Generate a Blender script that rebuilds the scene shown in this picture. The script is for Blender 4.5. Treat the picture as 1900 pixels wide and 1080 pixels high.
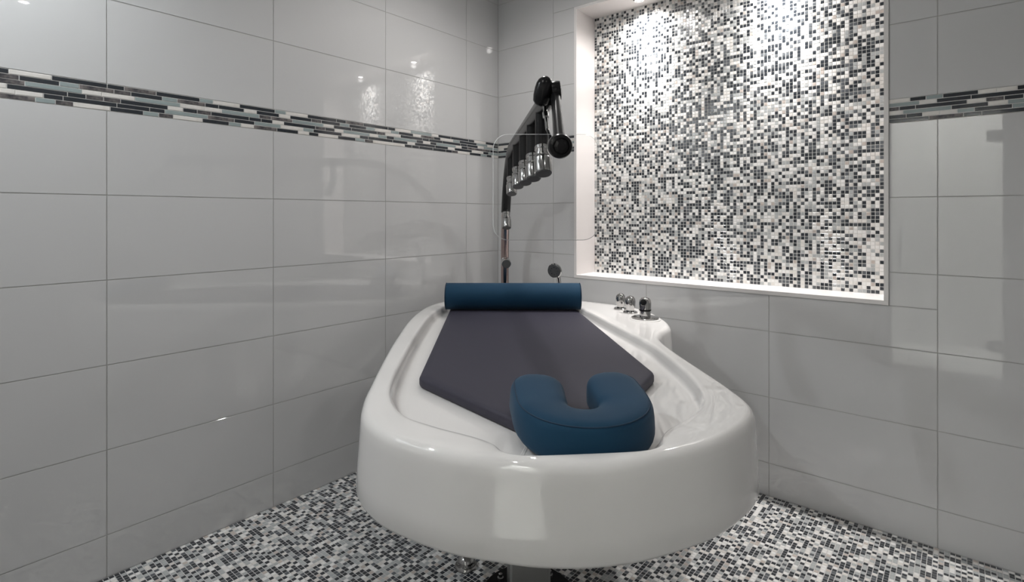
import bpy, math, random
from mathutils import Vector, Matrix
for o in list(bpy.data.objects): bpy.data.objects.remove(o)
S = bpy.context.scene
C = S.collection
R = random.Random(7)
PI = math.pi

# ------------------------------------------------------------ camera, light, exposure
CAMX, CAMY, CAMH = 2.317, -2.636, 1.28
FPX, HORIZON = 1001.0, 399.0
cd = bpy.data.cameras.new('camera'); cam = bpy.data.objects.new('camera', cd); C.objects.link(cam)
cam.location = (CAMX, CAMY, CAMH)
YAW = math.asin(0.6406)
cam.rotation_euler = (PI/2, 0, YAW)
cd.sensor_width = 36; cd.lens = 36*FPX/1900
cd.shift_y = -(540-HORIZON)/1900
cd.clip_start = 0.02
S.camera = cam
w = bpy.data.worlds.new('world'); S.world = w; w.use_nodes = True
w.node_tree.nodes['Background'].inputs[0].default_value = (0.8, 0.85, 0.9, 1)
w.node_tree.nodes['Background'].inputs[1].default_value = 0.05
S.view_settings.view_transform = 'Standard'; S.view_settings.look = 'None'
S.view_settings.gamma = 1; S.view_settings.use_curve_mapping = False
S.view_settings.exposure = 0.12
NICHE_W, DOWN_W, CORR_W = 80.0, 62.0, 6.5     # lamp powers, used by the lamp builders

# ------------------------------------------------------------ helpers
def mat(name, col, rough=0.5, metal=0.0, spec=0.5, coat=0.0, vary=None, bump=None, sheen=0.0):
    m = bpy.data.materials.new(name); m.use_nodes = True
    nt = m.node_tree; b = nt.nodes['Principled BSDF']
    b.inputs['Base Color'].default_value = (*col, 1)
    b.inputs['Roughness'].default_value = rough
    b.inputs['Metallic'].default_value = metal
    b.inputs['Specular IOR Level'].default_value = spec
    b.inputs['Coat Weight'].default_value = coat
    b.inputs['Coat Roughness'].default_value = 0.04
    b.inputs['Sheen Weight'].default_value = sheen
    tc = nt.nodes.new('ShaderNodeTexCoord')
    if vary:   # (colour2, scale, stretch xyz)
        mp = nt.nodes.new('ShaderNodeMapping'); mp.inputs['Scale'].default_value = vary[2]
        nz = nt.nodes.new('ShaderNodeTexNoise'); nz.inputs['Scale'].default_value = vary[1]; nz.inputs['Detail'].default_value = 5
        cr = nt.nodes.new('ShaderNodeValToRGB')
        cr.color_ramp.elements[0].position = 0.38; cr.color_ramp.elements[1].position = 0.64
        cr.color_ramp.elements[0].color = (*col, 1); cr.color_ramp.elements[1].color = (*vary[0], 1)
        nt.links.new(tc.outputs['Object'], mp.inputs[0]); nt.links.new(mp.outputs[0], nz.inputs['Vector'])
        nt.links.new(nz.outputs[0], cr.inputs[0]); nt.links.new(cr.outputs[0], b.inputs['Base Color'])
    if bump:   # (scale, strength, distance)
        nz = nt.nodes.new('ShaderNodeTexNoise'); nz.inputs['Scale'].default_value = bump[0]; nz.inputs['Detail'].default_value = 3
        bp = nt.nodes.new('ShaderNodeBump'); bp.inputs['Strength'].default_value = bump[1]; bp.inputs['Distance'].default_value = bump[2]
        nt.links.new(tc.outputs['Object'], nz.inputs['Vector']); nt.links.new(nz.outputs[0], bp.inputs['Height'])
        nt.links.new(bp.outputs[0], b.inputs['Normal'])
    return m
def emis(name, col, s):
    m = bpy.data.materials.new(name); m.use_nodes = True
    b = m.node_tree.nodes['Principled BSDF']
    b.inputs['Emission Color'].default_value = (*col, 1); b.inputs['Emission Strength'].default_value = s
    return m
def clear(name, tint, refl=0.5, ior=1.45):
    m = bpy.data.materials.new(name); m.use_nodes = True
    nt = m.node_tree; nt.nodes.remove(nt.nodes['Principled BSDF'])
    out = nt.nodes['Material Output']
    tr = nt.nodes.new('ShaderNodeBsdfTransparent'); tr.inputs[0].default_value = (*tint, 1)
    gl = nt.nodes.new('ShaderNodeBsdfGlossy'); gl.inputs['Roughness'].default_value = 0.02
    fr = nt.nodes.new('ShaderNodeFresnel'); fr.inputs[0].default_value = ior
    mu = nt.nodes.new('ShaderNodeMath'); mu.operation = 'MULTIPLY'; mu.inputs[1].default_value = refl
    mx = nt.nodes.new('ShaderNodeMixShader')
    nt.links.new(fr.outputs[0], mu.inputs[0]); nt.links.new(mu.outputs[0], mx.inputs[0])
    nt.links.new(tr.outputs[0], mx.inputs[1]); nt.links.new(gl.outputs[0], mx.inputs[2]); nt.links.new(mx.outputs[0], out.inputs[0])
    return m

M = {
 'tile': mat('wall_tile_glaze', (0.62, 0.62, 0.62), 0.02, spec=0.9),
 'grout': mat('grout', (0.47, 0.465, 0.455), 0.85),
 'bed': mat('light_grout', (0.72, 0.71, 0.69), 0.85),
 'fgrout': mat('floor_grout', (0.56, 0.55, 0.54), 0.8),
 'plaster': mat('plaster', (0.55, 0.55, 0.545), 0.7),
 'ceil': mat('ceiling_paint', (0.86, 0.86, 0.85), 0.8),
 'reveal': mat('niche_reveal', (0.74, 0.70, 0.685), 0.25),
 'sill': mat('niche_sill_lit', (0.86, 0.84, 0.83), 0.25),  # whiter copy of the reveal, spotlight glare painted into the colour
 'trim': mat('trim_white', (0.80, 0.775, 0.76), 0.25),
 'dark': mat('dark_navy_glass', (0.030, 0.035, 0.042), 0.12, coat=0.3),
 'slate': mat('slate_grey_glass', (0.11, 0.12, 0.13), 0.12),
 'stone': mat('striated_stone', (0.05, 0.05, 0.055), 0.3, vary=((0.20, 0.18, 0.175), 60, (1, 1, 4))),
 'teal': mat('pale_teal_glass', (0.31, 0.365, 0.365), 0.10, coat=0.3),
 'cream': mat('cream_marble', (0.78, 0.755, 0.72), 0.25, vary=((0.68, 0.65, 0.61), 25, (1, 1, 2))),
 'white': mat('white_marble', (0.82, 0.81, 0.79), 0.22),
 'mist': mat('mist_grey_glass', (0.44, 0.455, 0.455), 0.12),
 'beige': mat('beige_stone', (0.50, 0.44, 0.40), 0.3),
 'gel': mat('white_gelcoat', (0.74, 0.725, 0.71), 0.03, spec=0.9),
 'navy': mat('navy_vinyl_cloth', (0.0025, 0.036, 0.078), 0.8, spec=0.3, sheen=0.08, bump=(900, 0.12, 0.0006)),
 'navyseam': mat('navy_seam', (0.004, 0.025, 0.055), 0.8),
 'matc': mat('charcoal_mat_vinyl', (0.031, 0.029, 0.045), 0.6, spec=0.35, bump=(700, 0.08, 0.0006)),
 'chrome': mat('chrome', (0.44, 0.436, 0.43), 0.08, metal=1),
 'warmchrome': mat('warm_chrome', (0.42, 0.33, 0.31), 0.12, metal=1),
 'steel': mat('brushed_steel', (0.50, 0.50, 0.49), 0.32, metal=1, bump=(80, 0.05, 0.001)),
 'black': mat('black_plastic', (0.008, 0.008, 0.009), 0.25, spec=0.2),
 'rubber': mat('dark_nozzle_face', (0.075, 0.075, 0.076), 0.45),
 'clear': clear('clear_acrylic', (0.985, 0.985, 0.985), 0.6),
 'edge': mat('acrylic_edge', (0.70, 0.71, 0.71), 0.2),  # pale opaque colour stands in for light gathered along the clear edge
 'glass': clear('door_glass', (0.95, 0.97, 0.965), 0.8),
 'lens': emis('lamp_lens', (1, 0.96, 0.92), 30),
}

def mesh(name, V, F, mats, idx=None, smooth=False):
    me = bpy.data.meshes.new(name); me.from_pydata([tuple(v) for v in V], [], F)
    for m in (mats if isinstance(mats, (list, tuple)) else [mats]): me.materials.append(m)
    if idx: me.polygons.foreach_set('material_index', idx)
    if smooth: me.polygons.foreach_set('use_smooth', [True]*len(me.polygons))
    me.update(); return me
def link(name, me, parent=None, loc=(0, 0, 0), rot=(0, 0, 0)):
    o = bpy.data.objects.new(name, me); C.objects.link(o)
    o.location = loc; o.rotation_euler = rot
    if parent: o.parent = parent
    return o
def tag(o, label=None, cat=None, group=None, kind=None):
    if label: o['label'] = label
    if cat: o['category'] = cat
    if group: o['group'] = group
    if kind: o['kind'] = kind
    return o
def thing(name, label, cat, loc=(0, 0, 0), rz=0, group=None):
    return tag(link(name, None, None, loc, (0, 0, rz)), label, cat, group)
def boxd(a, b, V=None, F=None):
    V = [] if V is None else V; F = [] if F is None else F; n = len(V)
    x0, y0, z0 = a; x1, y1, z1 = b
    V += [(x0,y0,z0),(x1,y0,z0),(x1,y1,z0),(x0,y1,z0),(x0,y0,z1),(x1,y0,z1),(x1,y1,z1),(x0,y1,z1)]
    F += [tuple(n+i for i in f) for f in ((3,2,1,0),(4,5,6,7),(0,1,5,4),(1,2,6,5),(2,3,7,6),(3,0,4,7))]
    return V, F
def slab(w_, h_, t, bev):
    """bevelled plate lying in XY, centred, from z=0 up to z=t"""
    a, b = w_/2, h_/2; V = []
    for (i, z) in ((0, 0), (0, t-bev), (bev, t)):
        V += [(-a+i,-b+i,z),(a-i,-b+i,z),(a-i,b-i,z),(-a+i,b-i,z)]
    F = [(3,2,1,0),(8,9,10,11)]
    for k in (0, 4):
        for j in range(4): F.append((k+j, k+(j+1)%4, k+4+(j+1)%4, k+4+j))
    return V, F
def lathe(prof, n=32, V=None, F=None, mtx=None):
    """revolve (r,z) pairs about Z"""
    V = [] if V is None else V; F = [] if F is None else F; b = len(V)
    for r, z in prof:
        for k in range(n):
            a = 2*PI*k/n; p = Vector((r*math.cos(a), r*math.sin(a), z))
            V.append(tuple(mtx @ p) if mtx else tuple(p))
    for i in range(len(prof)-1):
        for k in range(n):
            F.append((b+i*n+k, b+i*n+(k+1)%n, b+(i+1)*n+(k+1)%n, b+(i+1)*n+k))
    F.append(tuple(b+k for k in reversed(range(n)))); F.append(tuple(b+(len(prof)-1)*n+k for k in range(n)))
    return V, F
def tube(pts, rad, n=16, closed=False):
    pts = [Vector(p) for p in pts]; V = []; F = []; m = len(pts); up = None
    for i, p in enumerate(pts):
        if closed: d = (pts[(i+1)%m]-pts[i-1]).normalized()
        else: d = (pts[min(i+1,m-1)]-pts[max(i-1,0)]).normalized()
        if up is None: up = Vector((0,0,1)) if abs(d.z) < 0.9 else Vector((1,0,0))
        s = d.cross(up).normalized(); up = s.cross(d).normalized()
        r = rad[i] if isinstance(rad, (list, tuple)) else rad
        for k in range(n):
            a = 2*PI*k/n; V.append(p + s*math.cos(a)*r + up*math.sin(a)*r)
    for i in range(m if closed else m-1):
        for k in range(n):
            j = (i+1) % m
            F.append((i*n+k, i*n+(k+1)%n, j*n+(k+1)%n, j*n+k))
    if not closed:
        F.append(tuple(reversed(range(n)))); F.append(tuple((m-1)*n+k for k in range(n)))
    return V, F
def autosmooth(o, ang=40):
    for p in o.data.polygons: p.use_smooth = True
    try: o.data.set_sharp_from_angle(angle=math.radians(ang))
    except Exception: pass
    return o
def orient(p, d):
    """matrix that puts local Z along d at p"""
    return Matrix.Translation(Vector(p)) @ Vector(d).to_track_quat('Z', 'Y').to_matrix().to_4x4()

# ------------------------------------------------------------ room shell
RX, RY, CEIL = 2.9, -3.0, 2.72
G = 0.0016                                   # grout recess
NX0, NX1, NZ0, NZ1, ND = 0.606, 2.074, 0.935, 2.468, 0.195
TW = 0.0017                                  # half joint
BZ0, BZ1 = 1.648, 1.743                      # mosaic band
ROWS = [(0.0, .15), (.15, .45), (.45, .75), (.75, 1.05), (1.05, 1.35), (1.35, BZ0), (BZ1, 2.043), (2.043, 2.343), (2.343, 2.643), (2.643, CEIL)]

V, F = boxd((-0.12, RY-0.1, -0.1), (RX+0.1, ND+0.12, -0.0005))
floor = tag(link('floor', mesh('floor', V, F, M['fgrout'])), 'black, grey and white mosaic tile floor', kind='structure')
V, F = boxd((-0.12, RY-0.1, CEIL), (RX+0.1, ND+0.12, CEIL+0.1))
ceiling = tag(link('ceiling', mesh('ceiling', V, F, M['ceil'])), 'plain white painted ceiling', kind='structure')
V, F = boxd((-0.12, RY-0.1, 0.0), (-G, ND+0.12, CEIL))
wall_left = tag(link('wall_left', mesh('wall_left', V, F, M['grout'])), 'glossy pale grey tiled wall with mosaic border', kind='structure')
V, F = [], []
for a, b in (((-G, -0.0+G, 0), (NX0-.012, ND+.12, CEIL)), ((NX1+.012, G, 0), (RX, ND+.12, CEIL)),
             ((NX0-.012, G, 0), (NX1+.012, ND+.12, NZ0-.012)), ((NX0-.012, G, NZ1+.012), (NX1+.012, ND+.12, CEIL)),
             ((NX0-.012, ND+G, NZ0-.012), (NX1+.012, ND+.12, NZ1+.012))):
    boxd(a, b, V, F)
wall_back = tag(link('wall_back', mesh('wall_back', V, F, [M['grout'], M['bed']], [0]*24+[1]*6)), 'pale grey tiled wall with recessed mosaic niche', kind='structure')
V, F = boxd((RX, RY-0.1, 0), (RX+0.1, ND+.12, CEIL))
wall_right = tag(link('wall_right', mesh('wall_right', V, F, M['plaster'])), 'plain pale wall at the right', kind='structure')
DX0, DX1, DZ1 = 1.85, 2.56, 2.10
V, F = [], []
boxd((-.12, RY-.1, 0), (DX0, RY, CEIL), V, F); boxd((DX1, RY-.1, 0), (RX, RY, CEIL), V, F); boxd((DX0, RY-.1, DZ1), (DX1, RY, CEIL), V, F)
wall_front = tag(link('wall_front', mesh('wall_front', V, F, M['plaster'])), 'plain pale wall with a glass door', kind='structure')

# wall tiles: each one a part
def cutrect(r, hole):
    """rect minus hole -> list of rects (or an L kept as rects)"""
    x0, z0, x1, z1 = r; a0, b0, a1, b1 = hole
    if a0 >= x1 or a1 <= x0 or b0 >= z1 or b1 <= z0: return [r]
    out = []
    if z0 < b0: out.append((x0, z0, x1, b0))
    if z1 > b1: out.append((x0, b1, x1, z1))
    m0, m1 = max(z0, b0), min(z1, b1)
    if x0 < a0: out.append((x0, m0, a0, m1))
    if x1 > a1: out.append((a1, m0, x1, m1))
    return out
cache = {}
def plate(w_, h_, t, bev, m):
    k = (round(w_, 4), round(h_, 4), t, m)
    if k not in cache:
        V, F = slab(w_, h_, t, bev); cache[k] = mesh('plate', V, F, M[m])
    return cache[k]
def on_left(s0, s1, z0, z1, name, m, t=G, bev=0.0003, gap=TW, lift=0.0):
    """plate on the left wall: s = distance from the corner"""
    o = link(name, plate(s1-s0-2*gap, z1-z0-2*gap, t+.0005, bev, m), wall_left, (-t-.0005+lift, -(s0+s1)/2, (z0+z1)/2), (PI/2, 0, PI/2))
    return o
def on_back(x0, x1, z0, z1, name, m, t=G, bev=0.0003, gap=TW, lift=0.0):
    o = link(name, plate(x1-x0-2*gap, z1-z0-2*gap, t+.0005, bev, m), wall_back, ((x0+x1)/2, t+.0005-lift, (z0+z1)/2), (PI/2, 0, 0))
    return o
edges = [0.0005, .293, .892, 1.491, 2.09, 2.69, -RY]
for z0, z1 in ROWS:
    for a, b in zip(edges, edges[1:]):
        on_left(a, b, z0, z1, 'wall_tile', 'tile')
edges = [0.0005, .44, 1.04, 1.642, 2.245, 2.845, RX]
HOLE = (NX0-.017, NZ0-.019, NX1+.017, NZ1+.017)
for z0, z1 in ROWS:
    for a, b in zip(edges, edges[1:]):
        for r in cutrect((a, z0, b, z1), HOLE):
            if r[2]-r[0] > .012 and r[3]-r[1] > .012:
                on_back(r[0], r[2], r[1], r[3], 'wall_tile', 'tile')

# mosaic border: strips read from the photograph, as spans along the wall
FX, FZ = -0.6406, 0.768
def px_left(px):
    k = (px-950)/FPX; return (-0.0911 - k*3.508)/(0.6406 - k*0.768)
def px_back(px):
    k = (px-950)/FPX; return (k*3.508 + 0.0911)/(0.768 + k*0.6406)
A5 = [ # first stretch of the left wall, six rows, crop units
 "-60 60d 60 345c 350 715d 727 833d 843 1050s 1060 1345d 1355 1440t 1445 1620c 1625 1858d",
 "-20 118s 130 390d 403 522t 537 763s 773 876s 888 1090d 1100 1200t 1203 1385s 1392 1475d 1483 1650d 1655 1738c 1740 1888d",
 "-40 155s 168 553t 557 685c 690 912c 915 1220t 1222 1385c 1388 1500c 1505 1753t 1758 1830s",
 "-90 40c 45 445d 458 572d 583 692s 702 812s 818 1135d 1138 1238c 1242 1330d 1338 1422s 1432 1683d 1690 1765d 1772 1845d",
 "-30 100c 104 290c 295 417d 428 783d 793 1008d 1015 1113d 1118 1405t 1410 1583s 1590 1668d",
 "-10 230s 240 365t 375 495s 498 740c 748 965d 972 1070t 1077 1172s 1175 1370c 1373 1545d 1553 1632t 1635 1720c 1722 1872s"]
A6 = [
 "120 195t 200 355c 360 565d 572 632d 642 765s 770 943d 950 1000d 1003 1115c 1118 1265t 1270 1318c 1320 1405d 1412 1537d 1542 1580d 1583 1665c 1668 1756d",
 "150 230c 232 378d 388 453s 462 593d 598 660t 666 786d 790 850t 853 970c 972 1025t 1030 1132d 1135 1190c 1192 1282s 1288 1332d 1335 1425c 1428 1468t 1476 1580d 1602 1675t 1680 1718c 1720 1756d",
 "5 83s 92 245s 248 473t 475 548c 552 675d 682 862d 870 925s 930 1040c 1043 1200d 1203 1247d 1252 1342d 1350 1478d 1483 1528d 1531 1606d 1609 1650c 1653 1730t",
 "20 98d 102 182c 185 410d 417 482s 490 555d 558 620c 623 812t 815 875c 878 935t 940 990d 995 1155t 1160 1205d 1208 1258c 1261 1303d 1306 1445t 1448 1488c 1490 1530d 1534 1695s 1700 1732d",
 "-30 160t 163 325c 328 400t 402 606d 610 740c 743 798d 806 977d 985 1090d 1093 1145c 1148 1292d 1296 1388d 1390 1437c 1440 1563d 1566 1648c 1650 1685d 1688 1756t",
 "135 288d 290 368c 370 438d 440 580c 583 708d 712 775t 780 836s 840 1070c 1073 1118d 1126 1171d 1180 1272d 1280 1368d 1375 1413d 1420 1460s 1463 1548c 1550 1628d 1632 1670t 1675 1708d 1710 1756c"]
A7 = [
 "485 690c 697 850d 862 1020t 1030 1375d 1380 1560c 1565 1765c 1770 1990d",
 "485 785t 788 958c 963 1303d 1310 1860d",
 "485 583s 595 745d 758 1262d 1265 1450c 1455 1635s 1645 1830d",
 "485 620c 625 1105t 1127 1475d 1480 1670c 1675 1900t",
 "485 652d 662 815d 818 990c 993 1165c 1170 1335t 1345 1715d 1720 1950t",
 "485 880d 892 1227s 1240 1410d 1420 1900d"]
COL = {'d': 'dark', 's': 'stone', 't': 'teal', 'c': 'cream'}
def spans(txt, off, sc, fn):
    tk = txt.split(); out = []
    for i in range(0, len(tk), 2):
        a, b = float(tk[i]), float(tk[i+1][:-1])
        out.append((fn(off+a/sc), fn(off+b/sc), COL[tk[i+1][-1]]))
    return out
RP = (BZ1-BZ0)/6
def close_up(sp, lo, hi, joint=0.002):
    """sort, bridge the gaps to one joint, fill both ends with random strips"""
    sp = sorted((min(a, b), max(a, b), c) for a, b, c in sp if max(a, b) > lo and min(a, b) < hi)
    out = []; x = lo
    def fill(x, to):
        while to-x > .02:
            L = min(R.choice((.048, .098, .098, .148)), to-x)
            if to-x-L < .02: L = to-x
            out.append((x, x+L, R.choice(['dark', 'dark', 'cream', 'teal', 'stone']))); x += L
        return x
    for a, b, c in sp:
        if a-x > .05: x = fill(x, a)
        b = min(b+.001, hi)
        if b-x > .008: out.append((x, b, c)); x = b
    fill(x, hi)
    return out
on_left(.0005, -RY, BZ0, BZ1, 'grout_bed', 'bed', G, .0001, .0002, -.0008)
on_back(.0005, NX0-.0165, BZ0, BZ1, 'grout_bed', 'bed', G, .0001, .0002, -.0008)
on_back(NX1+.0165, RX, BZ0, BZ1, 'grout_bed', 'bed', G, .0001, .0002, -.0008)
for r in range(6):
    z1 = BZ1-r*RP; z0 = z1-RP
    sp = spans(A5[r], 0, 3.654, px_left)+spans(A6[r], 480, 3.958, px_left)
    for a, b, c in close_up(sp, .001, -RY):
        on_left(a, b, z0, z1, 'mosaic_strip', c, G+.0006, .0007, .0012, .0004)
    for a, b, c in close_up([], .001, NX0-.017):
        on_back(a, b, z0, z1, 'mosaic_strip', c, G+.0006, .0007, .0012, .0004)
    for a, b, c in close_up(spans(A7[r], 1560, 5.4, px_back), NX1+.017, RX):
        on_back(a, b, z0, z1, 'mosaic_strip', c, G+.0006, .0007, .0012, .0004)

# niche lining and trim
V, F = [], []
boxd((NX0-.012, 0, NZ0-.012), (NX1+.012, ND+G, NZ0), V, F); tag(link('niche_sill', mesh('niche_sill', V, F, M['sill']), wall_back), 'white niche sill')
V, F = boxd((NX0-.012, 0, NZ1), (NX1+.012, ND+G, NZ1+.012)); link('niche_soffit', mesh('niche_soffit', V, F, M['reveal']), wall_back)
for a in (NX0-.012, NX1):
    V, F = boxd((a, 0, NZ0), (a+.012, ND+G, NZ1)); link('niche_reveal', mesh('niche_reveal', V, F, M['reveal']), wall_back)
V, F = [], []
tt, ty = .016, -.004
boxd((NX0-tt, ty, NZ0-tt-.002), (NX1+tt, G, NZ0-.0005), V, F); boxd((NX0-tt, ty, NZ1+.0005), (NX1+tt, G, NZ1+tt), V, F)
boxd((NX0-tt, ty, NZ0), (NX0-.0005, G, NZ1), V, F); boxd((NX1+.0005, ty, NZ0), (NX1+tt, G, NZ1), V, F)
tag(link('trim_1', mesh('trim_1', V, F, M['trim'])), 'thin white trim framing the mosaic niche', kind='structure')

# small mosaic tiles: the ones that show largest are parts, the rest one mesh of real tiles
PITCH = 0.0163; TS = 0.0140
KINDS = ['dark', 'slate', 'mist', 'white', 'beige', 'cream']
CUM = [.31, .45, .63, .85, .89, 1.0]
def pick(CUM):
    x = R.random()
    for k, c in enumerate(CUM):
        if x < c: return k
tile_me = []
for k in KINDS:
    V, F = slab(TS, TS, .0030, .0009); tile_me.append(mesh('mosaic_tile', V, F, M[k]))
def mosaic(parent, cells, basis, size, tilt, top, name, cum=None):
    """cells: (position, projected size) ; basis: rotation matrix of a tile"""
    cells.sort(key=lambda c: -c[1])
    base, faces = slab(TS, TS, .0030, .0009); base = [Vector(v) for v in base]; faces = faces[1:]
    V, F, I = [], [], []; eul = basis.to_euler()
    for n, (p, _) in enumerate(cells):
        k = pick(cum or CUM); rt = basis @ Matrix.Rotation(R.gauss(0, tilt), 3, 'X') @ Matrix.Rotation(R.gauss(0, tilt), 3, 'Y')
        if n < top:
            link('mosaic_tile', tile_me[k], parent, p, rt.to_euler())
        else:
            b = len(V); P = Vector(p)
            V += [tuple(P+rt@v) for v in base]
            F += [tuple(b+i for i in f) for f in faces]; I += [k]*len(faces)
    tag(link(name, mesh(name, V, F, [M[k] for k in KINDS], I), parent), kind='stuff')
def project(p):
    dx, dy = p[0]-CAMX, p[1]-CAMY
    zc = -math.sin(YAW)*dx+math.cos(YAW)*dy; xc = math.cos(YAW)*dx+math.sin(YAW)*dy
    if zc < .05: return None
    return 950+FPX*xc/zc, HORIZON-FPX*(p[2]-CAMH)/zc, zc
cells = []
ncx = int((NX1-NX0)/PITCH); ncz = int((NZ1-NZ0)/PITCH)
for i in range(ncx):
    for j in range(ncz):
        p = (NX0+(i+.5)*(NX1-NX0)/ncx, ND+G+.0018, NZ0+(j+.5)*(NZ1-NZ0)/ncz)
        q = project(p); ok = q and 0 < q[0] < 1630 and 0 < q[1] < 1080
        cells.append((p, 1/q[2] if ok else 0))
mosaic(wall_back, cells, Matrix.Rotation(PI/2, 3, 'X'), PITCH, .012, 300, 'mosaic_field')
cells = []
nfx = int(RX/PITCH); nfy = int(-RY/PITCH)
for i in range(nfx):
    for j in range(nfy):
        p = ((i+.5)*PITCH, -(j+.5)*PITCH, -.006+.0036)
        q = project(p)
        ok = q and 190 < q[0] < 1890 and 0 < q[1] < 1075 and not (680 < q[0] < 1410 and q[1] < 1056)
        cells.append((p, 1/q[2]**1.5 if ok else 0))
mosaic(floor, cells, Matrix.Identity(3), PITCH, .006, 300, 'mosaic_field', [.36, .49, .72, .86, .90, 1.0])

# glass door behind the camera and the lit corridor beyond it
V, F = boxd((DX0+.004, RY-.055, .01), (DX1-.004, RY-.045, DZ1-.004))
door = tag(link('door_1', mesh('door_1', V, F, M['glass'])), 'frameless glass door with square steel hinges', kind='structure')
for z in (.25, 1.90):
    V, F = boxd((DX1-.095, RY-.066, z-.045), (DX1, RY-.034, z+.045)); link('hinge', mesh('hinge', V, F, M['steel']), door)
V, F = tube([(DX0+.06, RY-.02, .85), (DX0+.06, RY-.02, 1.15)], .011); link('door_handle', mesh('door_handle', V, F, M['steel']), door)
V, F = [], []
CY = RY-1.2
boxd((1.0, CY-.1, 0), (RX+.4, CY, CEIL), V, F); boxd((.9, CY, 0), (1.0, RY-.1, CEIL), V, F); boxd((RX+.4, CY, 0), (RX+.5, RY-.1, CEIL), V, F)
boxd((1.0, CY, -.1), (RX+.4, RY-.1, 0), V, F); boxd((1.0, CY, CEIL), (RX+.4, RY-.1, CEIL+.1), V, F)
tag(link('wall_corridor', mesh('wall_corridor', V, F, M['ceil'])), 'white corridor beyond the glass door', kind='structure')
def area(name, parent, sx, sy, W, col=(1, .97, .93)):
    l = bpy.data.lights.new(name, 'AREA'); l.shape = 'RECTANGLE'; l.size = sx; l.size_y = sy; l.energy = W; l.color = col
    return link(name, l, parent, (0, 0, -.012))
cl = thing('ceiling_panel_light', 'square white ceiling panel light in the corridor', 'light', (2.2, RY-.65, CEIL))
V, F = boxd((-.3, -.3, -.01), (.3, .3, 0)); link('diffuser', mesh('diffuser', V, F, M['lens']), cl); area('lamp', cl, .6, .6, CORR_W)

# recessed lamps
def downlight(name, label, cat_group, loc, W, ang, blend, rad=.034, col=(1, .972, .95), spill=0):
    t = thing(name, label, 'light', loc, 0, cat_group)
    V, F = lathe([(rad*.78, -.001), (rad*1.25, -.001), (rad*1.25, -.004), (rad*1.15, -.006), (rad*.82, -.004), (rad*.78, -.0012)], 32)
    F = F[:-2]; autosmooth(link('bezel', mesh('bezel', V, F, M['chrome']), t))
    V, F = lathe([(rad*.77, -.0005), (rad*.77, -.0025), (rad*.3, -.0035)], 24); link('lens', mesh('lens', V, F, M['lens']), t)
    l = bpy.data.lights.new('lamp', 'SPOT'); l.energy = W; l.spot_size = math.radians(ang); l.spot_blend = blend; l.shadow_soft_size = rad*.7; l.color = col
    link('lamp', l, t, (0, 0, -.03))
    if spill:
        k = l.copy(); k.energy = spill; k.spot_size = math.radians(165); k.spot_blend = 1; link('lamp', k, t, (0, 0, -.03))
    return t
downlight('niche_spotlight', 'small recessed spotlight in the niche top, nearer the corner', 'niche spotlights', (.952, .092, NZ1), NICHE_W*.8, 74, 1, .026, spill=NICHE_W*.22)
downlight('niche_spotlight', 'small recessed spotlight in the niche top, farther from the corner', 'niche spotlights', (1.655, .092, NZ1), NICHE_W*.8, 74, 1, .026, spill=NICHE_W*.22)
downlight('ceiling_downlight', 'recessed ceiling downlight close to the left wall', 'ceiling downlights', (.30, -2.72, CEIL), DOWN_W*.95, 150, .8, col=(.93, .975, 1))
downlight('ceiling_downlight', 'recessed ceiling downlight over the head of the table', 'ceiling downlights', (1.5, -2.4, CEIL), DOWN_W*.26, 140, .8)
downlight('ceiling_downlight', 'recessed ceiling downlight near the right wall', 'ceiling downlights', (2.55, -1.95, CEIL), DOWN_W*.08, 140, .8)
downlight('ceiling_downlight', 'added fill downlight above the middle of the table', 'ceiling downlights', (.80, -.80, CEIL), DOWN_W*.36, 172, .7)  # fill lamp added to brighten the upper walls and table top

# ------------------------------------------------------------ wet table (axis on the room's diagonal)
# local frame: X = u (to the right seen from the camera), Y = away from the corner is -Y ; origin at the corner
DIAG = PI/4   # local x -> (.707,.707), local y -> (-.707,.707)
TABLE_W, TU = 1.715, .02
def P(u, w_, h=0.0):          # (u, distance from corner, height) -> world
    k = math.sqrt(.5); return Vector((k*(w_+u), k*(u-w_), h))
table = thing('wet_table', 'white moulded wet treatment table on a steel pedestal in the corner', 'table', P(TU, TABLE_W), DIAG)
def L(u, w_, h): return (u, TABLE_W-w_, h)      # into the table's local frame
front = [((0,2.436),(0,2.492)),((.125,2.432),(.10,2.482)),((.168,2.408),(.19,2.455)),((.19,2.366),(.27,2.424))]
right = front+[((.22,2.328),(.35,2.374)),((.30,2.258),(.435,2.30)),((.375,2.17),(.497,2.20)),((.415,2.06),(.513,2.06)),((.440,1.9),(.515,1.9)),((.457,1.6),(.518,1.62)),
        ((.447,1.45),(.535,1.46)),((.438,1.37),(.585,1.35)),((.430,1.3),(.662,1.24)),((.408,1.1),(.695,1.08)),((.392,.95),(.690,.86)),
        ((.378,.84),(.632,.715)),((.355,.72),(.53,.605)),((.29,.60),(.37,.455)),((.2,.56),(.22,.39)),((0,.555),(0,.38))]
left = front+[((.23,2.328),(.35,2.374)),((.315,2.265),(.435,2.30)),((.395,2.185),(.497,2.19)),((.44,2.06),(.52,2.06)),((.457,1.9),(.525,1.9)),((.452,1.6),(.528,1.6)),
        ((.44,1.3),(.524,1.3)),((.415,.95),(.508,.95)),((.375,.72),(.46,.65)),((.31,.60),(.37,.47)),((.2,.56),(.22,.39)),((0,.555),(0,.38))]
ctrl = [(a, b) for a, b in right]+[((-a[0], a[1]), (-b[0], b[1])) for a, b in reversed(left[1:-1])]
def catmull(pts, sub):
    n = len(pts); out = []
    for i in range(n):
        p0, p1, p2, p3 = (Vector(pts[(i+k-1) % n]) for k in range(4))
        for j in range(sub):
            t = j/sub
            out.append(.5*((2*p1)+(-p0+p2)*t+(2*p0-5*p1+4*p2-p3)*t*t+(-p0+3*p1-3*p2+p3)*t**3))
    return out
SUB = 8
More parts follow.
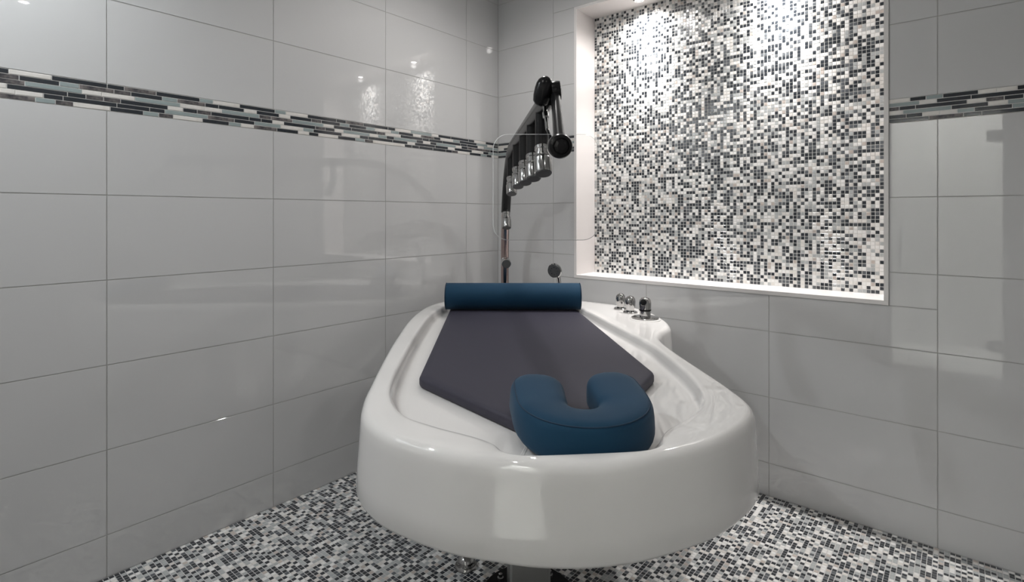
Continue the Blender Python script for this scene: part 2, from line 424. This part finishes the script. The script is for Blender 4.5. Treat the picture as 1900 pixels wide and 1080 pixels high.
Iv = catmull([a for a, b in ctrl], SUB); Ov = catmull([b for a, b in ctrl], SUB); NN = len(Iv)
def inward(loop, d):
    out = []; n = len(loop)
    for i in range(n):
        t = (loop[(i+1) % n]-loop[i-1]).normalized(); nrm = Vector((t.y, -t.x))
        out.append(loop[i]+nrm*d)
    return out
cen = Vector((0, 1.5))
if (inward(Ov, .05)[0]-cen).length > (Ov[0]-cen).length: SGN = -1
else: SGN = 1
def off(loop, d): return inward(loop, d*SGN)
RIM = .80
loops = []
def add(loop, h): loops.append([(p.x, p.y, h) for p in loop])
add(off(Ov, .030), .63); add(off(Ov, .022), .608); add(off(Ov, .012), .602); add(off(Ov, .004), .604); add(Ov, .612)
add(off(Ov, .003), .66); add(off(Ov, .007), .715); add(off(Ov, .0102), .760)
sh = .024
for a in (15, 30, 45, 60, 75, 90):
    a = math.radians(a); add(off(Ov, .011+sh*(1-math.cos(a))), RIM-.030+.030*math.sin(a))
Os = off(Ov, .011+sh)
for t in (.3, .6, .85): add([o.lerp(i, t) for o, i in zip(Os, Iv)], RIM+.001)
add(Iv, RIM); add(off(Iv, .005), RIM-.003); add(off(Iv, .009), RIM-.009); add(off(Iv, .013), RIM-.024); add(off(Iv, .018), RIM-.033); add(off(Iv, .028), RIM-.038); add(off(Iv, .045), RIM-.040)
If = off(Iv, .045)
spine = [Vector((0, min(max(p.y, .95), 2.0))) for p in If]
for t in (.35, .7, .97): add([p.lerp(s, t) for p, s in zip(If, spine)], RIM-.040)
V = [L(*p) for lp in loops for p in lp]; F = []
for i in range(len(loops)-1):
    for k in range(NN): F.append((i*NN+k, i*NN+(k+1) % NN, (i+1)*NN+(k+1) % NN, (i+1)*NN+k))
F.append(tuple(range(NN))[::-1]); F.append(tuple((len(loops)-1)*NN+k for k in range(NN)))
import bmesh
def recalc(me):
    bm = bmesh.new(); bm.from_mesh(me); bmesh.ops.recalc_face_normals(bm, faces=bm.faces); bm.to_mesh(me); bm.free()
me = mesh('tub_body', V, F, M['gel'], smooth=True); recalc(me)
body = tag(link('tub_body', me, table), 'glossy white moulded top with raised rim')
# pedestal
V, F = boxd((-.066, -.066, .012), (.066, .066, .64)); o = link('pedestal_column', mesh('pedestal_column', V, F, M['steel']), table, (-.03, 0, 0)); tag(o, 'brushed steel column')
bv = o.modifiers.new('b', 'BEVEL'); bv.width = .008; bv.segments = 3
V, F = lathe([(.162, .0), (.162, .010), (.155, .016), (.09, .016)], 48); fl = autosmooth(link('base_flange', mesh('base_flange', V, F, M['black']), table, (-.03, 0, 0))); tag(fl, 'round black floor flange')
bolt = lathe([(.011, .016), (.011, .020), (.007, .022), (.007, .032), (.004, .034)], 12); bme = mesh('bolt', *bolt, M['chrome'])
for k in range(4):
    a = PI/4+k*PI/2; link('bolt', bme, fl, (.122*math.cos(a), .122*math.sin(a), 0))
V, F = lathe([(.0, .60), (.03, .60), (.03, .575), (.018, .57), (.018, .45)], 24)
V, F = lathe([(.034, .45), (.036, .47), (.024, .52), (.022, .63)], 24); 
o = autosmooth(link('drain_outlet', mesh('drain_outlet', V, F, M['chrome']), table, (-.22, .25, 0)))

# floor drain seen under the near-left edge of the table
fd = thing('floor_drain', 'small round chrome floor drain under the table edge', 'drain', P(-.215, 1.53), 0)
V, F = lathe([(.042, 0), (.042, .006), (.037, .012), (.032, .012)], 32); autosmooth(link('drain_ring', mesh('drain_ring', V, F, M['chrome']), fd))
V, F = lathe([(.033, .006), (.033, .026), (.024, .040), (.008, .046)], 32); autosmooth(link('strainer', mesh('strainer', V, F, M['chrome']), fd), 60)

# ------------------------------------------------------------ mat, bolster, face cradle
MZ = RIM-.0395
poly = [(-.29, .60), (.36, .60), (.366, 1.88), (.125, 2.235), (-.095, 2.235), (-.360, 1.86)]
def rounded(poly, r, n=5):
    out = []; m = len(poly)
    for i in range(m):
        p, a, b = Vector(poly[i]), Vector(poly[i-1]), Vector(poly[(i+1) % m])
        A = p+(a-p).normalized()*r; B = p+(b-p).normalized()*r
        for k in range(n+1):
            t = k/n; out.append(A*(1-t)**2+p*2*t*(1-t)+B*t*t)
    return out
pl = rounded(poly, .025)
def ring(pl, d): 
    n = len(pl); out = []
    for i in range(n):
        t = (pl[(i+1) % n]-pl[i-1]).normalized(); out.append(pl[i]+Vector((-t.y, t.x))*d)
    return out
c0 = sum(pl, Vector((0, 0)))/len(pl)
sg = 1 if (ring(pl, .01)[0]-c0).length < (pl[0]-c0).length else -1
prof = [(.010, 0), (.003, .002), (0, .008), (0, .022), (.003, .028), (.010, .0315), (.03, .033)]
V, F = [], []; n = len(pl)
for d, h in prof:
    V += [tuple(P(p.x, p.y, MZ+h)) for p in ring(pl, d*sg)]
for i in range(len(prof)-1):
    for k in range(n): F.append((i*n+k, i*n+(k+1) % n, (i+1)*n+(k+1) % n, (i+1)*n+k))
F.append(tuple(range(n))[::-1]); F.append(tuple((len(prof)-1)*n+k for k in range(n)))
me = mesh('table_mat', V, F, M['matc'], smooth=True); recalc(me)
pad = tag(link('table_mat', me), 'charcoal padded mat lying in the white table', 'mat')
MT = MZ+.033

bw, br, bl = .735, .068, .345
bol = thing('bolster_cushion', 'dark teal blue round bolster across the far end of the mat', 'cushion', P(.030, bw, MT), DIAG+math.radians(-5.6))
prof = [(br-.010, -bl), (br-.002, -bl+.003), (br, -bl+.010)]+[(br, -bl+.01+(2*bl-.02)*k/8) for k in range(1, 8)]+[(br, bl-.010), (br-.002, bl-.003), (br-.010, bl)]
prof = [(.001, -bl-.004), (br*.6, -bl-.004)]+prof+[(br*.6, bl+.004), (.001, bl+.004)]
V, F = lathe(prof, 56, mtx=Matrix.Translation((0, 0, br)) @ Matrix.Rotation(PI/2, 4, 'Y'))
V = [(v[0], v[1], max(v[2], .002)) for v in V]
autosmooth(link('cover', mesh('cover', V, F, M['navy']), bol), 50)
for s in (-1, 1):
    V, F = tube([(s*(bl-.002), math.cos(a)*(br-.001), br+math.sin(a)*(br-.001)) for a in [2*PI*k/48 for k in range(48)]], .0026, 8, True)
    V = [(v[0], v[1], max(v[2], .002)) for v in V]
    autosmooth(link('piping', mesh('piping', V, F, M['navyseam']), bol))

# horseshoe: sweep of a soft rectangle along a U, open towards the foot end
cr = thing('face_cradle_cushion', 'dark teal blue horseshoe face cushion at the near end of the table', 'cushion', P(.051, 2.428, RIM-.037), DIAG)
hw, R0 = .097, .097
path = []
AL = .15
for k in range(17): path.append((-hw*(1-.10*((16-k)/16)**2)-.0, .062+hw+AL*(16-k)/16*1.0))
for k in range(1, 24): a = PI+PI*k/24; path.append((hw*math.cos(a), .062+hw+hw*math.sin(a)*.92))
path += [(-p[0], p[1]) for p in reversed(path[:17])]
m = len(path); NS = 28; V, F = [], []
tops = []
lens = [0]
for i in range(1, m): lens.append(lens[-1]+math.dist(path[i], path[i-1]))
Ltot = lens[-1]
def sellipse(t, e): 
    c, s = math.cos(t), math.sin(t); return math.copysign(abs(c)**e, c), math.copysign(abs(s)**e, s)
for i, p in enumerate(path):
    a = Vector(path[max(i-1, 0)]); b = Vector(path[min(i+1, m-1)]); t = (b-a).normalized(); nr = Vector((t.y, -t.x))   # nr: outward
    dist = min(lens[i], Ltot-lens[i])
    back = min(1, max(0, (p[1]-.06)/.26))
    wd = .060+.008*back; sb = min(1, max(0, (p[1]-.09)/.09)); sb = sb*sb*(3-2*sb)*.034; ht = .087+.036*back-sb
    cap = 1.0
    if dist < .075: cap = math.sqrt(max(0.0, 1-(1-dist/.075)**2))*.96+.04
    row = []
    for k in range(NS):
        ca, sa = sellipse(2*PI*k/NS, .52 if k <= NS//2 else .33)
        bulge = 1+.10*(1-sa)*.5*(1 if ca > 0 else .0)
        q = Vector(p)+nr*ca*wd*cap*bulge
        zz = ht*(.5+.5*sa*(.45+.55*cap))
        if ca < 0: zz -= .004*(-ca)*(sa > 0)
        row.append((q.x, q.y, max(zz, 0)+sb))
    V += row
    k = NS//8; tops.append(row[k])
for i in range(m-1):
    for k in range(NS): F.append((i*NS+k, i*NS+(k+1) % NS, (i+1)*NS+(k+1) % NS, (i+1)*NS+k))
F.append(tuple(range(NS))[::-1]); F.append(tuple((m-1)*NS+k for k in range(NS)))
me = mesh('cover', V, F, M['navy'], smooth=True); recalc(me); o = link('cover', me, cr)
V, F = tube(tops[2:-2], .0016, 8); autosmooth(link('seam', mesh('seam', V, F, M['navyseam']), cr), 80)

# ------------------------------------------------------------ shower arm over the table
BH = 1.618; PW = .315; AR = .60      # arm height, pole distance from the corner, bend radius
UB = .020
arm = thing('shower_arm', 'black overhead spray arm with chrome nozzles on a chrome pole', 'shower', P(UB, PW), DIAG)
def A(du, w_, h): return (du, PW-w_, h)      # local
V, F = lathe([(.055, 0), (.055, .008), (.045, .014), (.026, .014)], 32); autosmooth(link('pole_base', mesh('pole_base', V, F, M['chrome']), arm))
def arc(a): return (PW+AR-AR*math.cos(PI/2-a), BH-AR+AR*math.sin(PI/2-a)) if False else (PW+AR-AR*math.sin(a), BH-AR+AR*math.cos(a))
# a = 0 on top (horizontal), a = 90deg on the pole
V, F = tube([A(0, PW, z) for z in (.012, .4, .8)]+[A(0, *arc(math.radians(a))) for a in range(90, 59, -5)], .0235, 24); autosmooth(link('pole', mesh('pole', V, F, M['warmchrome']), arm)); 
W_END = 1.985
pts = [A(0, *arc(math.radians(a))) for a in range(62, -1, -4)]+[A(0, PW+AR, BH)]+[A(0, w_, BH) for w_ in (1.2, 1.5, 1.8, W_END)]
V, F = tube(pts, .0265, 24); tag(autosmooth(link('arm_tube', mesh('arm_tube', V, F, M['black']), arm)), 'curved black tube')
def nozzle(base, d, stem, d2=None):
    mt = orient(base, d)
    V, F = lathe([(.021, 0), (.021, stem)], 20, mtx=mt); nz = autosmooth(link('nozzle', mesh('nozzle', V, F, M['black']), arm))
    s = stem
    if d2: mt = orient(Vector(base)+Vector(d)*stem, d2); s = 0
    V, F = lathe([(.0215, s-.001), (.0235, s+.002), (.0235, s+.012), (.0205, s+.014), (.0205, s+.026), (.0245, s+.029), (.0245, s+.034), (.022, s+.037),
                  (.0275, s+.046), (.0275, s+.088), (.026, s+.094), (.024, s+.0945)], 28, mtx=mt)
    autosmooth(link('spray_head', mesh('spray_head', V, F, M['chrome']), nz), 30)
    V, F = lathe([(.0242, s+.093), (.0238, s+.0965), (.020, s+.0975), (.002, s+.0975)], 24, mtx=mt); link('spray_face', mesh('spray_face', V, F, M['rubber']), nz)
for w_ in (1.850, 1.614, 1.360, 1.075, .760):
    a = None
    h = BH
    if w_ < PW+AR: h = BH-AR+math.sqrt(AR*AR-(PW+AR-w_)**2)
    nozzle(A(0, w_-.025, h-.006), (0, 0, -1), .118, (0, -.40, -.917))
a = math.radians(60); aw, ah = arc(a); nozzle(A(0, aw, ah), Vector((0, -.38, -.9)).normalized(), .026)
nozzle(A(0, PW, 1.015), Vector((0, -1, -.12)).normalized(), .022)
# end housing, clamp, handle
Vh, Fh = lathe([(.003, -.040), (.014, -.037), (.022, -.028), (.025, -.012), (.0255, .008), (.024, .022), (.020, .033), (.012, .041), (.003, .045)], 28, mtx=orient(A(-.022, W_END+.012, BH+.008), (.22, -.25, 1)))
hs = autosmooth(link('end_housing', mesh('end_housing', Vh, Fh, M['black']), arm), 50)
V, F = lathe([(.012, -.016), (.026, -.013), (.028, 0), (.026, .011), (.012, .014)], 28, mtx=orient(A(.016, W_END+.016, BH+.012), (1, -.15, .1))); autosmooth(link('clamp_ring', mesh('clamp_ring', V, F, M['black']), hs))
V, F = lathe([(.006, -.022), (.011, -.02), (.011, .016), (.006, .018)], 16, mtx=orient(A(-.002, W_END+.012, BH+.006), (1, -.15, .1))); autosmooth(link('pivot_pin', mesh('pivot_pin', V, F, M['steel']), hs))
h0 = Vector(A(.012, W_END+.016, BH+.006)); h1 = Vector(A(-.017, 2.235, 1.444))
d = (h1-h0).normalized(); Lh = (h1-h0).length
V, F = lathe([(.011, 0), (.0135, .03), (.0135, Lh*.6), (.015, Lh-.02)], 20, mtx=orient(h0, d)); hd = autosmooth(link('handle', mesh('handle', V, F, M['black']), arm)); tag(hd, 'black grip handle with a round knob')
V, F = lathe([(.016, -.018), (.024, -.014), (.0295, -.004), (.0295, .008), (.027, .014), (.020, .017), (.019, .012), (.003, .012)], 32, mtx=orient(h1, (0, -1, -.15))); autosmooth(link('knob', mesh('knob', V, F, M['black']), hd))
V, F = lathe([(.018, .012), (.017, .020), (.010, .023), (.002, .023)], 8, mtx=orient(h1, (0, -1, -.15))); autosmooth(link('knob_cap', mesh('knob_cap', V, F, M['black']), hd), 20)
# splash shield with its hanger
sc_ = Vector(A(-.028, 2.085, 1.354))
V, F = [], []
hwid, hhgt, rr, th = .140, .141, .040, .004
outl = []
for cx, cz, a0 in ((hwid-rr, hhgt-rr, 0), (-hwid+rr, hhgt-rr, 90), (-hwid+rr, -hhgt+rr, 180), (hwid-rr, -hhgt+rr, 270)):
    for k in range(9):
        a = math.radians(a0+90*k/8); outl.append((cx+rr*math.cos(a), cz+rr*math.sin(a)))
n = len(outl)
kx, kz = 1-.0015/hwid, 1-.0015/hhgt
V = [(x*kx, -th/2, z*kz) for x, z in outl]+[(x, th/2, z) for x, z in outl]
F = [tuple(range(n)), tuple(reversed(range(n, 2*n)))]+[(k, n+k, n+(k+1) % n, (k+1) % n) for k in range(n)]
sd = link('splash_shield', mesh('splash_shield', V, F, [M['clear'], M['edge']], [0, 0]+[1]*n), arm, sc_, (0, 0, math.radians(-5)))
tag(sd, 'clear acrylic splash shield with rounded corners')
V, F = lathe([(.006, 0), (.006, .03), (.009, .032), (.009, .05), (.005, .052), (.005, .10)], 14, mtx=orient(A(-.012, 1.96, BH-.02), (0, -.5, -.75)))
autosmooth(link('shield_hanger', mesh('shield_hanger', V, F, M['chrome']), arm))
e0 = Vector(A(-.012, 1.96, BH-.02))+Vector((0, -.5, -.75)).normalized()*.095
V, F = tube([e0, (e0.x-.002, sc_.y+.012, 1.49), (e0.x-.004, sc_.y+.006, 1.462)], .0045, 10); autosmooth(link('shield_clip', mesh('shield_clip', V, F, M['black']), arm))

# ------------------------------------------------------------ deck fittings
DZ = RIM+.0012
def knob_tap(name, label, u, w_, sc, ang):
    t = thing(name, label, 'tap', P(u, w_, DZ), ang, 'chrome taps on the table deck')
    V, F = lathe([(.037*sc, 0), (.037*sc, .004*sc), (.033*sc, .008*sc), (.018*sc, .009*sc)], 32); autosmooth(link('escutcheon', mesh('escutcheon', V, F, M['chrome']), t))
    V, F = lathe([(.020*sc, .008*sc), (.021*sc, .02*sc), (.026*sc, .036*sc), (.027*sc, .060*sc), (.024*sc, .074*sc), (.016*sc, .084*sc), (.004*sc, .088*sc)], 28)
    autosmooth(link('tap_knob', mesh('tap_knob', V, F, M['chrome']), t), 50)
    V, F = [], []
    pts = [(0, -.016*sc+.001, .084*sc), (0, -.027*sc, .070*sc), (0, -.0285*sc, .045*sc), (0, -.024*sc, .028*sc)]
    V, F = tube(pts, [.004*sc, .006*sc, .006*sc, .003*sc], 10); autosmooth(link('finger_grip', mesh('finger_grip', V, F, M['chrome']), t), 60)
    return t
knob_tap('tap_knob_valve', 'small chrome tap knob farthest along the table deck', .573, .815, .92, DIAG-.5)
knob_tap('tap_knob_valve', 'small chrome tap knob between the other two taps', .590, .920, .95, DIAG-.5)
t = thing('mixer_valve', 'large chrome mixer tap on a wide round plate, nearest on the deck', 'tap', P(.608, 1.085, DZ), DIAG-.3, 'chrome taps on the table deck')
V, F = lathe([(.070, 0), (.070, .0015), (.066, .004), (.064, .004)], 40); autosmooth(link('deck_ring', mesh('deck_ring', V, F, M['gel']), t))
V, F = lathe([(.062, .003), (.062, .008), (.058, .011), (.028, .012)], 40); autosmooth(link('escutcheon', mesh('escutcheon', V, F, M['chrome']), t))
V, F = lathe([(.025, .011), (.025, .038), (.022, .039)], 32); autosmooth(link('valve_neck', mesh('valve_neck', V, F, M['chrome']), t))
V, F = lathe([(.0265, .039), (.0275, .040), (.0275, .046), (.0265, .047)], 32); autosmooth(link('collar', mesh('collar', V, F, M['black']), t))
V, F = lathe([(.027, .047), (.0275, .075), (.025, .088), (.018, .097), (.004, .101)], 32); autosmooth(link('handle', mesh('handle', V, F, M['chrome']), t), 50)
V, F = lathe([(.010, 0), (.014, .004), (.014, .010), (.009, .011)], 20, mtx=orient((-.006, -.022, .080), (-.3, -.9, .2))); autosmooth(link('handle_button', mesh('handle_button', V, F, M['black']), t))

# hand shower standing behind the bolster
hsx = thing('hand_shower', 'small chrome hand shower with a round head behind the bolster', 'shower head', P(.318, .500, DZ), DIAG)
V, F = lathe([(.022, 0), (.022, .012), (.016, .02), (.014, .05), (.012, .052)], 24); autosmooth(link('holder', mesh('holder', V, F, M['chrome']), hsx))
V, F = tube([(0, 0, .03), (-.002, 0, .08), (-.010, -.003, .125), (-.022, -.008, .158)], [.010, .011, .012, .014], 16); autosmooth(link('handle', mesh('handle', V, F, M['chrome']), hsx))
mt = orient((-.030, -.012, .168), (-.50, -.80, -.12))
V, F = lathe([(.008, -.020), (.026, -.014), (.041, .002), (.042, .010), (.038, .014)], 32, mtx=mt); hh = autosmooth(link('head', mesh('head', V, F, M['chrome']), hsx))
V, F = lathe([(.037, .013), (.035, .016), (.002, .017)], 32, mtx=mt); link('spray_face', mesh('spray_face', V, F, M['rubber']), hh)
nub = mesh('spray_nub', *lathe([(.0028, .016), (.002, .019)], 8), M['chrome'])
for k in range(8):
    a = 2*PI*k/8; o = link('spray_nub', nub, hh); o.matrix_local = mt @ Matrix.Translation((.021*math.cos(a), .021*math.sin(a), 0))
